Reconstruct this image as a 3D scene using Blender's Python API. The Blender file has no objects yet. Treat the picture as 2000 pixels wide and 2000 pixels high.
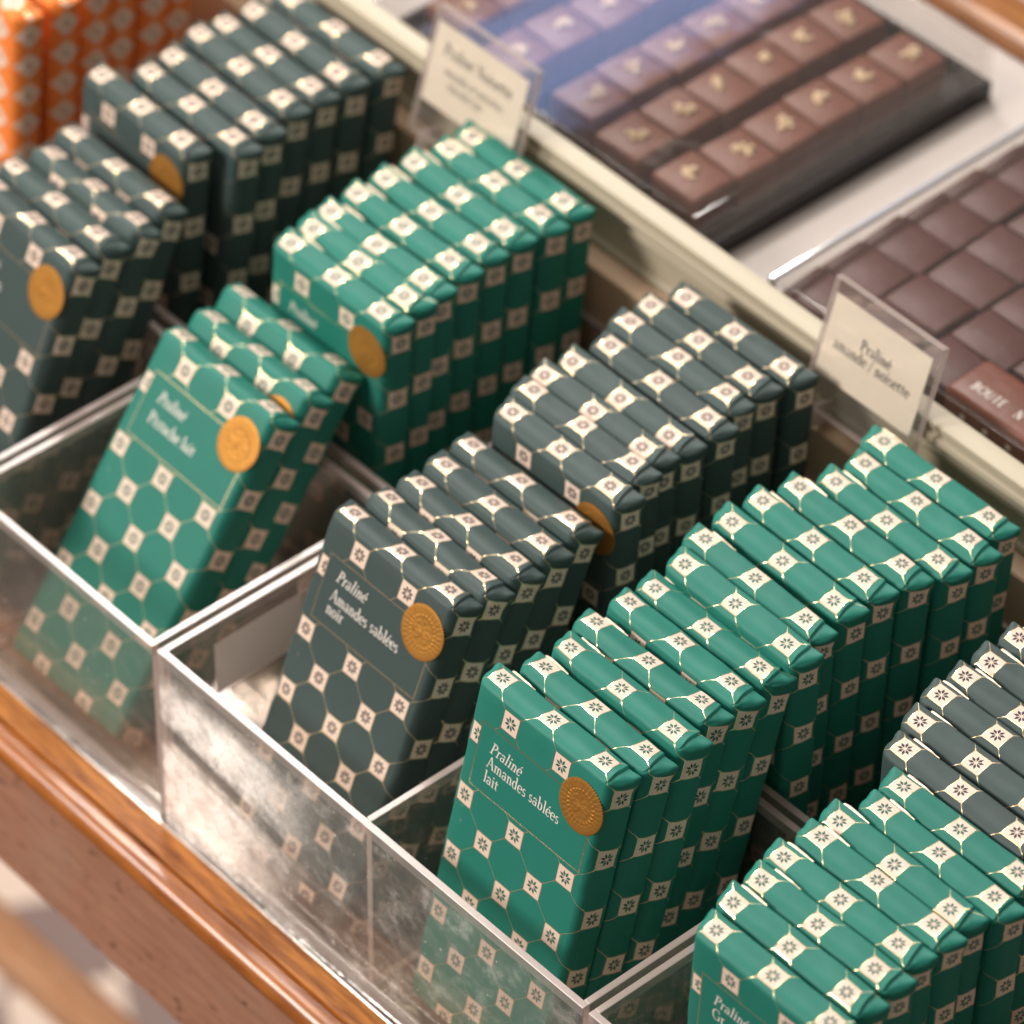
import bpy, bmesh, math, random
from mathutils import Vector, Matrix, noise

S = 0.01                      # the script works in centimetres; the scene is in metres
scene = bpy.context.scene
COL = scene.collection

# ------------------------------------------------------------------ camera
R_CAM = ((0.6734088527592316, 0.7392218588727522, 0.008459337428865343),
         (0.5036317343044636, -0.45035659900516967, -0.7372475906585754),
         (-0.5411798159821748, 0.5007294450050936, -0.6755697074884008))
C_CAM = (98.13240862669208, -74.3255487556338, 119.24571775503794)
F_PX = 9668.71
cam = bpy.data.cameras.new('camera')
cam_o = bpy.data.objects.new('camera', cam)
COL.objects.link(cam_o)
r, d, f = (Vector(v) for v in R_CAM)
M = Matrix(((r.x, -d.x, -f.x), (r.y, -d.y, -f.y), (r.z, -d.z, -f.z))).to_4x4()
M.translation = Vector(C_CAM) * S
cam_o.matrix_world = M
cam.sensor_width = 36.0
cam.lens = 36.0 * F_PX / 2000.0
cam.clip_start = 0.05
cam.clip_end = 100
cam.dof.use_dof = True
cam.dof.focus_distance = 1.600
cam.dof.aperture_fstop = 8.4
scene.camera = cam_o

# ------------------------------------------------------------------ world, lamps, exposure
w = bpy.data.worlds.new('World')
scene.world = w
w.use_nodes = True
bg = w.node_tree.nodes['Background']
bg.inputs['Color'].default_value = (1.0, 0.86, 0.76, 1)
bg.inputs['Strength'].default_value = 0.12


def area_lamp(name, loc, target, sx, sy, power, color, spread=180):
    l = bpy.data.lights.new(name, 'AREA')
    l.shape = 'RECTANGLE'
    l.size, l.size_y = sx * S, sy * S
    l.energy = power
    l.color = color
    l.spread = math.radians(spread)
    o = bpy.data.objects.new(name, l)
    COL.objects.link(o)
    o.location = Vector(loc) * S
    dr = (Vector(target) - Vector(loc)).normalized()
    o.rotation_euler = dr.to_track_quat('-Z', 'Y').to_euler()
    return o


area_lamp('ceiling_lamp_back', (-124, 97, 150), (5, 6, 0), 28, 34, 13.0, (1.0, 0.93, 0.87))
area_lamp('ceiling_lamp_front', (-84, -124, 100), (8, 8, 0), 50, 50, 18.0, (1.0, 0.91, 0.83))
area_lamp('ceiling_panel', (-75, 40, 220), (5, 10, 0), 150, 150, 18.0, (1.0, 0.93, 0.86))
screen = area_lamp('shop_screen', (-199, 222, 200), (0, 25, 5), 19, 56, 0.42, (0.36, 0.52, 1.0))
screen.rotation_euler = (0, 0, 0)
screen.data.energy = 0.68

scene.view_settings.view_transform = 'Standard'
scene.view_settings.look = 'None'
scene.view_settings.gamma = 1
scene.view_settings.use_curve_mapping = False
scene.view_settings.exposure = 0.92
scene.cycles.transparent_max_bounces = 40
scene.cycles.max_bounces = 10
scene.cycles.use_denoising = True


# ------------------------------------------------------------------ node helpers
class NT:
    def __init__(self, name):
        self.m = bpy.data.materials.new(name)
        self.m.use_nodes = True
        self.t = self.m.node_tree
        self.n = self.t.nodes
        self.bsdf = self.n['Principled BSDF']
        self.out = self.n['Material Output']

    def node(self, typ, **kw):
        x = self.n.new(typ)
        for k, v in kw.items():
            setattr(x, k, v)
        return x

    def link(self, a, b):
        self.t.links.new(a, b)

    def put(self, sock, v):
        if isinstance(v, (int, float)):
            sock.default_value = v
        elif isinstance(v, (tuple, list)):
            sock.default_value = tuple(v) + ((1,) if len(v) == 3 and sock.type == 'RGBA' else ())
        else:
            self.link(v, sock)

    def math(self, op, a, b=0.0, c=None, clamp=False):
        x = self.node('ShaderNodeMath', operation=op, use_clamp=clamp)
        self.put(x.inputs[0], a)
        self.put(x.inputs[1], b)
        if c is not None:
            self.put(x.inputs[2], c)
        return x.outputs[0]

    def mix(self, fac, a, b):
        x = self.node('ShaderNodeMix', data_type='RGBA')
        self.put(x.inputs[0], fac)
        self.put(x.inputs[6], a)
        self.put(x.inputs[7], b)
        return x.outputs[2]

    def mixf(self, fac, a, b):
        x = self.node('ShaderNodeMix', data_type='FLOAT')
        self.put(x.inputs[0], fac)
        self.put(x.inputs[2], a)
        self.put(x.inputs[3], b)
        return x.outputs[0]

    def noise(self, vec, scale, detail=3, rough=0.55, dim='3D'):
        x = self.node('ShaderNodeTexNoise')
        x.noise_dimensions = dim
        if vec is not None:
            self.link(vec, x.inputs['Vector'])
        x.inputs['Scale'].default_value = scale
        x.inputs['Detail'].default_value = detail
        x.inputs['Roughness'].default_value = rough
        return x.outputs[0]

    def ramp(self, fac, stops):
        x = self.node('ShaderNodeValToRGB')
        self.link(fac, x.inputs[0])
        e = x.color_ramp.elements
        while len(e) < len(stops):
            e.new(0.5)
        for el, (p, c) in zip(e, stops):
            el.position = p
            el.color = tuple(c) + (1,)
        return x.outputs[0]

    def mapping(self, vec, scale=(1, 1, 1), rot=(0, 0, 0)):
        x = self.node('ShaderNodeMapping')
        self.link(vec, x.inputs[0])
        x.inputs['Scale'].default_value = scale
        x.inputs['Rotation'].default_value = rot
        return x.outputs[0]

    def coords(self, which='Object'):
        return self.node('ShaderNodeTexCoord').outputs[which]

    def bump(self, h, strength, dist=0.001, normal=None):
        x = self.node('ShaderNodeBump')
        self.link(h, x.inputs['Height'])
        x.inputs['Strength'].default_value = strength
        x.inputs['Distance'].default_value = dist
        if normal is not None:
            self.link(normal, x.inputs['Normal'])
        return x.outputs[0]

    def step(self, x, a, b):            # 0 below a, 1 above b
        m = self.node('ShaderNodeMapRange', interpolation_type='SMOOTHSTEP')
        self.put(m.inputs[0], x)
        m.inputs[1].default_value = a
        m.inputs[2].default_value = b
        return m.outputs[0]

    def set(self, **kw):
        names = dict(color='Base Color', rough='Roughness', metal='Metallic', normal='Normal', coat='Coat Weight',
                     coat_rough='Coat Roughness', spec='Specular IOR Level', sheen='Sheen Weight', sss='Subsurface Weight')
        for k, v in kw.items():
            self.put(self.bsdf.inputs[names[k]], v)
        return self


def plain(name, color, rough=0.5, **kw):
    m = NT(name)
    m.set(color=color, rough=rough, **kw)
    return m.m


CREAM = (0.84, 0.670, 0.555)


def wrapper_mat(name, base, ink, star_scale=1.0, rotated=False, period=1.0, square=0.298):
    """printed wrapping paper: cream squares with an eight-petal star, joined by gilt lines"""
    m = NT(name)
    uv = m.node('ShaderNodeUVMap', uv_map='print').outputs[0]
    sep = m.node('ShaderNodeSeparateXYZ')
    m.link(uv, sep.inputs[0])
    info = m.node('ShaderNodeObjectInfo')
    col = m.node('ShaderNodeSeparateColor')
    m.link(info.outputs['Color'], col.inputs[0])
    U0, V0 = sep.outputs[0], sep.outputs[1]
    U = m.math('ADD', U0, m.math('SUBTRACT', col.outputs[0], 0.5))
    V = m.math('ADD', V0, m.math('SUBTRACT', col.outputs[1], 0.5))
    if period != 1.0:
        U = m.math('MULTIPLY', U, 1 / period)
        V = m.math('MULTIPLY', V, 1 / period)
    p = m.math('MULTIPLY', m.math('ADD', U, V), 0.5)
    q = m.math('MULTIPLY', m.math('SUBTRACT', U, V), 0.5)
    if rotated:
        p, q = U, V
    dp = m.math('SUBTRACT', p, m.math('ROUND', p))
    dq = m.math('SUBTRACT', q, m.math('ROUND', q))
    du = m.math('ADD', dp, dq)
    dv = m.math('SUBTRACT', dp, dq)
    au, av = m.math('ABSOLUTE', du), m.math('ABSOLUTE', dv)
    linf = m.math('MAXIMUM', au, av)
    sq = m.math('SUBTRACT', 1.0, m.step(linf, square - 0.004, square + 0.004))
    frame = m.math('MULTIPLY', m.step(linf, square - 0.012, square - 0.008),
                   m.math('SUBTRACT', 1.0, m.step(linf, square + 0.008, square + 0.012)))
    # gilt connectors from corner to corner, flaring where they meet a square
    mn = m.math('MINIMUM', m.math('ABSOLUTE', dp), m.math('ABSOLUTE', dq))
    flare = m.math('MULTIPLY', m.step(linf, square + 0.11, square), 0.010)
    wdt = m.math('ADD', 0.0030, flare)
    line = m.math('SUBTRACT', 1.0, m.step(m.math('SUBTRACT', mn, wdt), -0.004, 0.004))
    line = m.math('MULTIPLY', line, m.math('SUBTRACT', 1.0, sq))
    gold = m.math('MAXIMUM', line, frame)
    # star: eight rhombic petals
    rr = m.math('SQRT', m.math('ADD', m.math('MULTIPLY', du, du), m.math('MULTIPLY', dv, dv)))
    ang = m.math('ARCTAN2', dv, du)
    ph = m.math('SUBTRACT', m.math('MODULO', m.math('ADD', ang, math.pi * 2), math.pi / 4), math.pi / 8)
    t = m.math('MULTIPLY', rr, m.math('COSINE', ph))
    s = m.math('ABSOLUTE', m.math('MULTIPLY', rr, m.math('SINE', ph)))
    lim = m.math('MULTIPLY', m.math('MINIMUM', m.math('SUBTRACT', t, 0.035), m.math('SUBTRACT', 0.228, t)), 0.47)
    star = m.step(m.math('SUBTRACT', lim, s), -0.002, 0.003)
    # plain label field with a thin gilt rule (only on the front face: V between 1.4 and 3.6)
    lu = m.math('SUBTRACT', m.math('ABSOLUTE', m.math('SUBTRACT', U0, 0.20)), 2.17)
    lv = m.math('SUBTRACT', m.math('ABSOLUTE', m.math('SUBTRACT', V0, 2.50)), 1.02)
    ld = m.math('MAXIMUM', lu, lv)
    inside = m.math('SUBTRACT', 1.0, m.step(ld, -0.004, 0.004))
    rule = m.math('MULTIPLY', m.step(ld, -0.018, -0.013), m.math('SUBTRACT', 1.0, m.step(ld, 0.011, 0.016)))
    islab = m.step(info.outputs['Alpha'], 0.2, 0.8)
    if rotated:
        islab = 0.0
    inside = m.math('MULTIPLY', inside, islab)
    rule = m.math('MULTIPLY', rule, islab)
    notl = m.math('SUBTRACT', 1.0, inside)
    sq = m.math('MULTIPLY', sq, notl)
    gold = m.math('MAXIMUM', m.math('MULTIPLY', gold, notl), rule)
    star = m.math('MULTIPLY', star, sq)
    # paper
    oc = m.coords('Object')
    blot = m.noise(oc, 60, 4, 0.6)
    fine = m.noise(oc, 900, 2, 0.6)
    dirt = m.step(m.noise(oc, 140, 2, 0.5), 0.74, 0.80)
    b2 = tuple(c * 0.86 for c in base)
    paper = m.mix(blot, base, b2)
    paper = m.mix(m.math('MULTIPLY', dirt, 0.10), paper, CREAM)
    vm = m.node('ShaderNodeVectorMath', operation='SCALE')
    m.link(paper, vm.inputs[0])
    m.link(m.math('ADD', 0.5, col.outputs[2]), vm.inputs['Scale'])
    paper = vm.outputs[0]
    cr = m.mix(m.math('MULTIPLY', blot, 0.6), CREAM, tuple(c * 0.93 for c in CREAM))
    c = m.mix(sq, paper, cr)
    c = m.mix(star, c, ink)
    c = m.mix(gold, c, (0.93, 0.72, 0.40))
    wrk = m.noise(m.mapping(oc, (1, 1, 1)), 45, 5, 0.6)
    h = m.math('ADD', m.math('MULTIPLY', fine, 0.05), wrk)
    nrm = m.bump(h, 0.22, 0.0012)
    m.set(color=c, rough=m.mixf(gold, m.mixf(sq, 0.58, 0.55), 0.27), metal=gold, normal=nrm, spec=0.38)
    return m.m


def acrylic_mat(name, tint=(0.95, 0.93, 0.91), haze=0.045, base_f=0.045, dirty=1.0, glare=False):
    """clear acrylic sheet: transmits straight through, reflects by Fresnel, a little dust and scuffing"""
    m = NT(name)
    lw = m.node('ShaderNodeLayerWeight')
    lw.inputs['Blend'].default_value = 0.5
    oc = m.coords('Object')
    fr = m.math('ADD', m.math('MULTIPLY', m.math('POWER', lw.outputs['Facing'], 4.5), 0.92), base_f)
    tr = m.node('ShaderNodeBsdfTransparent')
    tr.inputs['Color'].default_value = tint + (1,)
    gl = m.node('ShaderNodeBsdfGlossy')
    gl.inputs['Roughness'].default_value = 0.04
    nb = m.bump(m.noise(oc, 30, 2, 0.5), 0.05, 0.002)
    m.link(nb, gl.inputs['Normal'])
    df = m.node('ShaderNodeBsdfDiffuse')
    df.inputs['Color'].default_value = (0.80, 0.74, 0.70, 1)
    dust = m.math('MULTIPLY', m.step(m.noise(oc, 160, 3, 0.6), 0.45, 0.85), 0.08 * dirty)
    scr = m.math('MULTIPLY', m.step(m.noise(m.mapping(oc, (40, 40, 900), (0.3, 0.5, 0.2)), 1.0, 2, 0.5), 0.68, 0.76), 0.06)
    speck = m.math('MULTIPLY', m.step(m.noise(oc, 420, 1, 0.4), 0.78, 0.82), 0.5 * dirty)
    hz = m.math('ADD', haze, m.math('ADD', m.math('ADD', dust, scr), speck), clamp=True)
    if glare:                       # glare on the sheet, painted in as a wide pale speckled patch
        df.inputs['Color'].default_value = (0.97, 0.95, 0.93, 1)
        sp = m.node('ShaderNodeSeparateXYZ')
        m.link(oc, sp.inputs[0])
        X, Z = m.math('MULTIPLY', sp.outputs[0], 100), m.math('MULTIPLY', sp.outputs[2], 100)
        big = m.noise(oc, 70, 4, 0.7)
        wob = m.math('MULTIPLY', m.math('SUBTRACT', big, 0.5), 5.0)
        zc = m.math('SUBTRACT', -3.45, m.math('MULTIPLY', X, 0.12))            # dark band left out of the painted glare
        off_band = m.step(m.math('ABSOLUTE', m.math('SUBTRACT', Z, zc)), 0.42, 0.75)
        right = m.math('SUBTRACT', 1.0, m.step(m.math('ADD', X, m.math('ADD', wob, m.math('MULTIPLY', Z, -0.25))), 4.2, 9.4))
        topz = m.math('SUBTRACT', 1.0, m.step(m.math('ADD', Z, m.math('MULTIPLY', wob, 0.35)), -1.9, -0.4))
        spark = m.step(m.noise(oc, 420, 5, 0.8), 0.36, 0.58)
        area = m.math('MULTIPLY', m.math('MULTIPLY', right, topz), off_band)
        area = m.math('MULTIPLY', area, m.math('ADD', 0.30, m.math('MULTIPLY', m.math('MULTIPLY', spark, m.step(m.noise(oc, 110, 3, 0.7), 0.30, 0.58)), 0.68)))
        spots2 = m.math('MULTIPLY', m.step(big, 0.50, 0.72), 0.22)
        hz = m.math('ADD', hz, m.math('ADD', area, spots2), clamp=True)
    haze_or_glare = df.outputs[0]
    if glare:
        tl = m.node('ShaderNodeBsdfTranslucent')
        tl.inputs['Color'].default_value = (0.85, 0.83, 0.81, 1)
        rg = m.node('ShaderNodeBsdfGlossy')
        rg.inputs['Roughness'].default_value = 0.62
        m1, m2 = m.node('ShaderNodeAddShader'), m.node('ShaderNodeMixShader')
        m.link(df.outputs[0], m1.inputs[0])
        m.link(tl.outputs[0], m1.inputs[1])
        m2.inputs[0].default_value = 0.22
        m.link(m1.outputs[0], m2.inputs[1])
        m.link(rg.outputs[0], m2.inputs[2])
        haze_or_glare = m2.outputs[0]
    mx1 = m.node('ShaderNodeMixShader')
    m.link(hz, mx1.inputs[0])
    m.link(tr.outputs[0], mx1.inputs[1])
    m.link(haze_or_glare, mx1.inputs[2])
    mx2 = m.node('ShaderNodeMixShader')
    m.link(fr, mx2.inputs[0])
    m.link(mx1.outputs[0], mx2.inputs[1])
    m.link(gl.outputs[0], mx2.inputs[2])
    m.link(mx2.outputs[0], m.out.inputs[0])
    return m.m


def edge_mat(name, color=(0.74, 0.635, 0.595)):
    """sawn and polished acrylic edge: light piped through the sheet leaves by it"""
    m = NT(name)
    oc = m.coords('Object')
    n = m.noise(oc, 25, 3, 0.6)
    c = m.mix(n, color, tuple(cc * 0.85 for cc in color))
    m.set(color=c, rough=0.22, spec=0.6)
    tl = m.node('ShaderNodeBsdfTranslucent')
    m.link(c, tl.inputs[0])
    mx = m.node('ShaderNodeMixShader')
    mx.inputs[0].default_value = 0.45
    m.link(m.bsdf.outputs[0], mx.inputs[1])
    m.link(tl.outputs[0], mx.inputs[2])
    m.link(mx.outputs[0], m.out.inputs[0])
    return m.m


GREEN_BASE, GREEN_INK = (0.013, 0.205, 0.155), (0.008, 0.120, 0.090)
SLATE_BASE, SLATE_INK = (0.049, 0.083, 0.081), (0.020, 0.020, 0.030)
ORANGE_BASE, ORANGE_INK = (0.98, 0.26, 0.045), (0.45, 0.20, 0.10)
MAT = {
    'green': wrapper_mat('green_printed_paper', GREEN_BASE, GREEN_INK),
    'slate': wrapper_mat('slate_printed_paper', SLATE_BASE, SLATE_INK),
    'orange': wrapper_mat('orange_printed_paper', ORANGE_BASE, ORANGE_INK, rotated=True, period=1.08, square=0.43),
    'acrylic': acrylic_mat('clear_acrylic'),
    'lid': acrylic_mat('thin_clear_lid', (0.98, 0.975, 0.97), 0.015, 0.045, 0.15),
    'edge': edge_mat('acrylic_edge'),
    'glare_acrylic': acrylic_mat('painted_glare_acrylic', glare=True),
    'band': acrylic_mat('rim_reflection_tint', (0.80, 0.70, 0.64), 0.30, 0.06),
    'ink_white': plain('white_print', (0.80, 0.76, 0.70), 0.5),
    'ink_dark': plain('black_print', (0.035, 0.028, 0.025), 0.6),
}


def seal_mat():
    m = NT('copper_gold_foil')
    oc = m.coords('Object')
    n = m.noise(oc, 900, 2, 0.5)
    m.set(color=(0.47, 0.225, 0.045), metal=0.75, rough=m.mixf(n, 0.46, 0.66), normal=m.bump(m.noise(oc, 420, 3, 0.6), 0.25, 0.0006))
    return m.m


MAT['seal'] = seal_mat()


def wood_mat(name, dark, light, coat=0.4, rough=0.35, spots=0.0):
    m = NT(name)
    oc = m.coords('Object')
    g = m.noise(m.mapping(oc, (34, 300, 300)), 1.0, 6, 0.62)
    g2 = m.noise(m.mapping(oc, (60, 800, 800)), 1.0, 3, 0.6)
    big = m.noise(m.mapping(oc, (4, 12, 12)), 1.0, 3, 0.5)
    mixd = m.math('ADD', m.math('MULTIPLY', g, 0.65), m.math('ADD', m.math('MULTIPLY', g2, 0.2), m.math('MULTIPLY', big, 0.15)))
    c = m.ramp(mixd, [(0.40, dark), (0.49, tuple((a + b) / 2 for a, b in zip(dark, light))), (0.57, light)])
    if spots:
        nick = m.step(m.noise(m.mapping(oc, (130, 330, 330)), 1.0, 2, 0.5), 0.66, 0.72)
        c = m.mix(m.math('MULTIPLY', nick, spots), c, (0.05, 0.02, 0.012))
        worn = m.step(m.noise(oc, 28, 4, 0.6), 0.5, 0.75)
        c = m.mix(m.math('MULTIPLY', worn, 0.5), c, (0.40, 0.25, 0.185))
    m.set(color=c, rough=rough, coat=coat, coat_rough=0.18, normal=m.bump(mixd, 0.25, 0.0008))
    return m.m


MAT['wood_top'] = wood_mat('varnished_oak', (0.20, 0.052, 0.007), (0.55, 0.205, 0.030), 0.0, 0.55)
MAT['wood_nosing'] = wood_mat('glossy_oak', (0.22, 0.060, 0.010), (0.44, 0.145, 0.026), 0.25, 0.30)
MAT['wood_face'] = wood_mat('worn_oak', (0.36, 0.160, 0.095), (0.47, 0.235, 0.150), 0.0, 0.60, 0.85)
MAT['wood_far'] = wood_mat('far_oak', (0.24, 0.085, 0.018), (0.42, 0.17, 0.05), 0.5, 0.3)


def metal_mat():
    m = NT('crinkled_metal')
    oc = m.coords('Object')
    n = m.noise(oc, 170, 4, 0.62)
    big = m.noise(oc, 26, 2, 0.5)
    c = m.ramp(m.noise(oc, 55, 3, 0.5), [(0.35, (0.30, 0.29, 0.28)), (0.65, (0.58, 0.56, 0.54))])
    m.set(color=c, metal=1.0, rough=0.30,
          normal=m.bump(m.math('ADD', n, m.math('MULTIPLY', big, 1.6)), 0.65, 0.0016))
    return m.m


MAT['metal'] = metal_mat()


def paint_mat(name, base):
    m = NT(name)
    oc = m.coords('Object')
    n = m.noise(m.mapping(oc, (6, 60, 60)), 1.0, 4, 0.6)
    m.set(color=m.mix(n, base, tuple(c * 0.88 for c in base)), rough=0.48, normal=m.bump(n, 0.1, 0.001))
    return m.m


MAT['ledge_paint'] = paint_mat('cream_paint', (0.52, 0.465, 0.345))
MAT['marble'] = paint_mat('pale_counter', (0.64, 0.585, 0.55))
MAT['card'] = paint_mat('cream_card', (0.95, 0.86, 0.72))
MAT['paper_card'] = paint_mat('white_card', (0.88, 0.80, 0.76))
MAT['gloss_edge'] = plain('bright_acrylic_edge', (0.80, 0.80, 0.84), 0.12, metal=0.6)
MAT['black_plastic'] = plain('black_plastic', (0.012, 0.010, 0.009), 0.25)


def choc_mat(name, base, rough=0.38):
    m = NT(name)
    oc = m.coords('Object')
    n = m.noise(oc, 130, 4, 0.6)
    info = m.node('ShaderNodeObjectInfo')
    n2 = m.noise(oc, 38, 3, 0.6)
    c = m.mix(n, base, tuple(c_ * 0.66 for c_ in base))
    bloom = m.math('MULTIPLY', m.step(n2, 0.48, 0.75), m.math('MULTIPLY', info.outputs['Random'], 0.35))
    c = m.mix(bloom, c, tuple(min(0.8, c_ * 1.7 + 0.03) for c_ in base))
    m.set(color=c, rough=rough, spec=0.5, normal=m.bump(m.math('ADD', n, n2), 0.3, 0.0015))
    return m.m


MAT['milk'] = choc_mat('milk_chocolate', (0.22, 0.070, 0.040), 0.46)
MAT['dark'] = choc_mat('dark_chocolate', (0.100, 0.020, 0.015), 0.48)
MAT['nut'] = choc_mat('chopped_hazelnut', (0.86, 0.66, 0.42), 0.55)


# ------------------------------------------------------------------ object helpers
def ob(name, me, mats=(), parent=None):
    o = bpy.data.objects.new(name, me)
    for m in mats:
        me.materials.append(m)
    COL.objects.link(o)
    if parent is not None:
        o.parent = parent
    return o


def tag(o, label=None, cat=None, group=None, kind=None):
    if label:
        o['label'] = label
    if cat:
        o['category'] = cat
    if group:
        o['group'] = group
    if kind:
        o['kind'] = kind
    return o


def empty(name, loc=(0, 0, 0), rz=0.0):
    o = bpy.data.objects.new(name, None)
    COL.objects.link(o)
    o.empty_display_size = 0.01
    o.location = Vector(loc) * S
    o.rotation_euler = (0, 0, rz)
    return o


def mesh_from(name, verts, faces, smooth=False, mat_idx=None):
    me = bpy.data.meshes.new(name)
    me.from_pydata([tuple(c * S for c in v) for v in verts], [], faces)
    me.update()
    if smooth:
        me.polygons.foreach_set('use_smooth', [True] * len(me.polygons))
    if mat_idx is not None:
        me.polygons.foreach_set('material_index', mat_idx)
    return me


def box_mesh(name, x0, x1, y0, y1, z0, z1, bevel=0.0, edge_faces=(), segs=2):
    bm = bmesh.new()
    vs = [bm.verts.new((x, y, z)) for x in (x0, x1) for y in (y0, y1) for z in (z0, z1)]
    F = {'x0': (0, 1, 3, 2), 'x1': (4, 6, 7, 5), 'y0': (0, 4, 5, 1), 'y1': (2, 3, 7, 6), 'z0': (0, 2, 6, 4), 'z1': (1, 5, 7, 3)}
    for k, ix in F.items():
        fc = bm.faces.new([vs[i] for i in ix])
        fc.material_index = 1 if k in edge_faces else 0
    if bevel:
        bmesh.ops.bevel(bm, geom=bm.edges[:], offset=bevel, segments=segs, affect='EDGES', profile=0.5,
                        material=1 if edge_faces else -1)
        if segs > 1:
            for fc in bm.faces:
                fc.smooth = True
    bmesh.ops.scale(bm, vec=(S, S, S), verts=bm.verts)
    me = bpy.data.meshes.new(name)
    bm.normal_update()
    bm.to_mesh(me)
    bm.free()
    return me


def extrude_profile(name, prof, x0, x1, smooth=True, nseg=1):
    """closed (y, z) outline swept along X, with end caps"""
    V, Fc = [], []
    n = len(prof)
    for k in range(nseg + 1):
        x = x0 + (x1 - x0) * k / nseg
        V += [(x, y, z) for y, z in prof]
    for k in range(nseg):
        for i in range(n):
            j = (i + 1) % n
            Fc.append((k * n + i, k * n + j, (k + 1) * n + j, (k + 1) * n + i))
    Fc.append(tuple(range(n))[::-1])
    Fc.append(tuple(nseg * n + i for i in range(n)))
    me = mesh_from(name, V, Fc)
    bm = bmesh.new()
    bm.from_mesh(me)
    bmesh.ops.recalc_face_normals(bm, faces=bm.faces)
    bm.to_mesh(me)
    bm.free()
    if smooth:
        for p in me.polygons:
            p.use_smooth = len(p.vertices) == 4
        me.set_sharp_from_angle(angle=math.radians(32))
    return me


# ------------------------------------------------------------------ lettering (a small serif alphabet drawn as strokes)
def arc(cx, cy, rx, ry, a0, a1, n=10, thick=0.13, thin=0.055):
    P = []
    for k in range(n + 1):
        a = math.radians(a0 + (a1 - a0) * k / n)
        P.append((cx + rx * math.cos(a), cy + ry * math.sin(a), thin + (thick - thin) * abs(math.cos(a)) ** 1.3))
    return P


def st(x0, y0, x1, y1, w0=0.13, w1=None):
    return [(x0, y0, w0), (x1, y1, w0 if w1 is None else w1)]


def serif(x, y, l=0.17):
    return [(x - l, y, 0.05), (x + l, y, 0.05)]


def hs(x, y, l=0.12):
    return [(x - l, y - 0.05, 0.05), (x, y, 0.07)]


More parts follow.
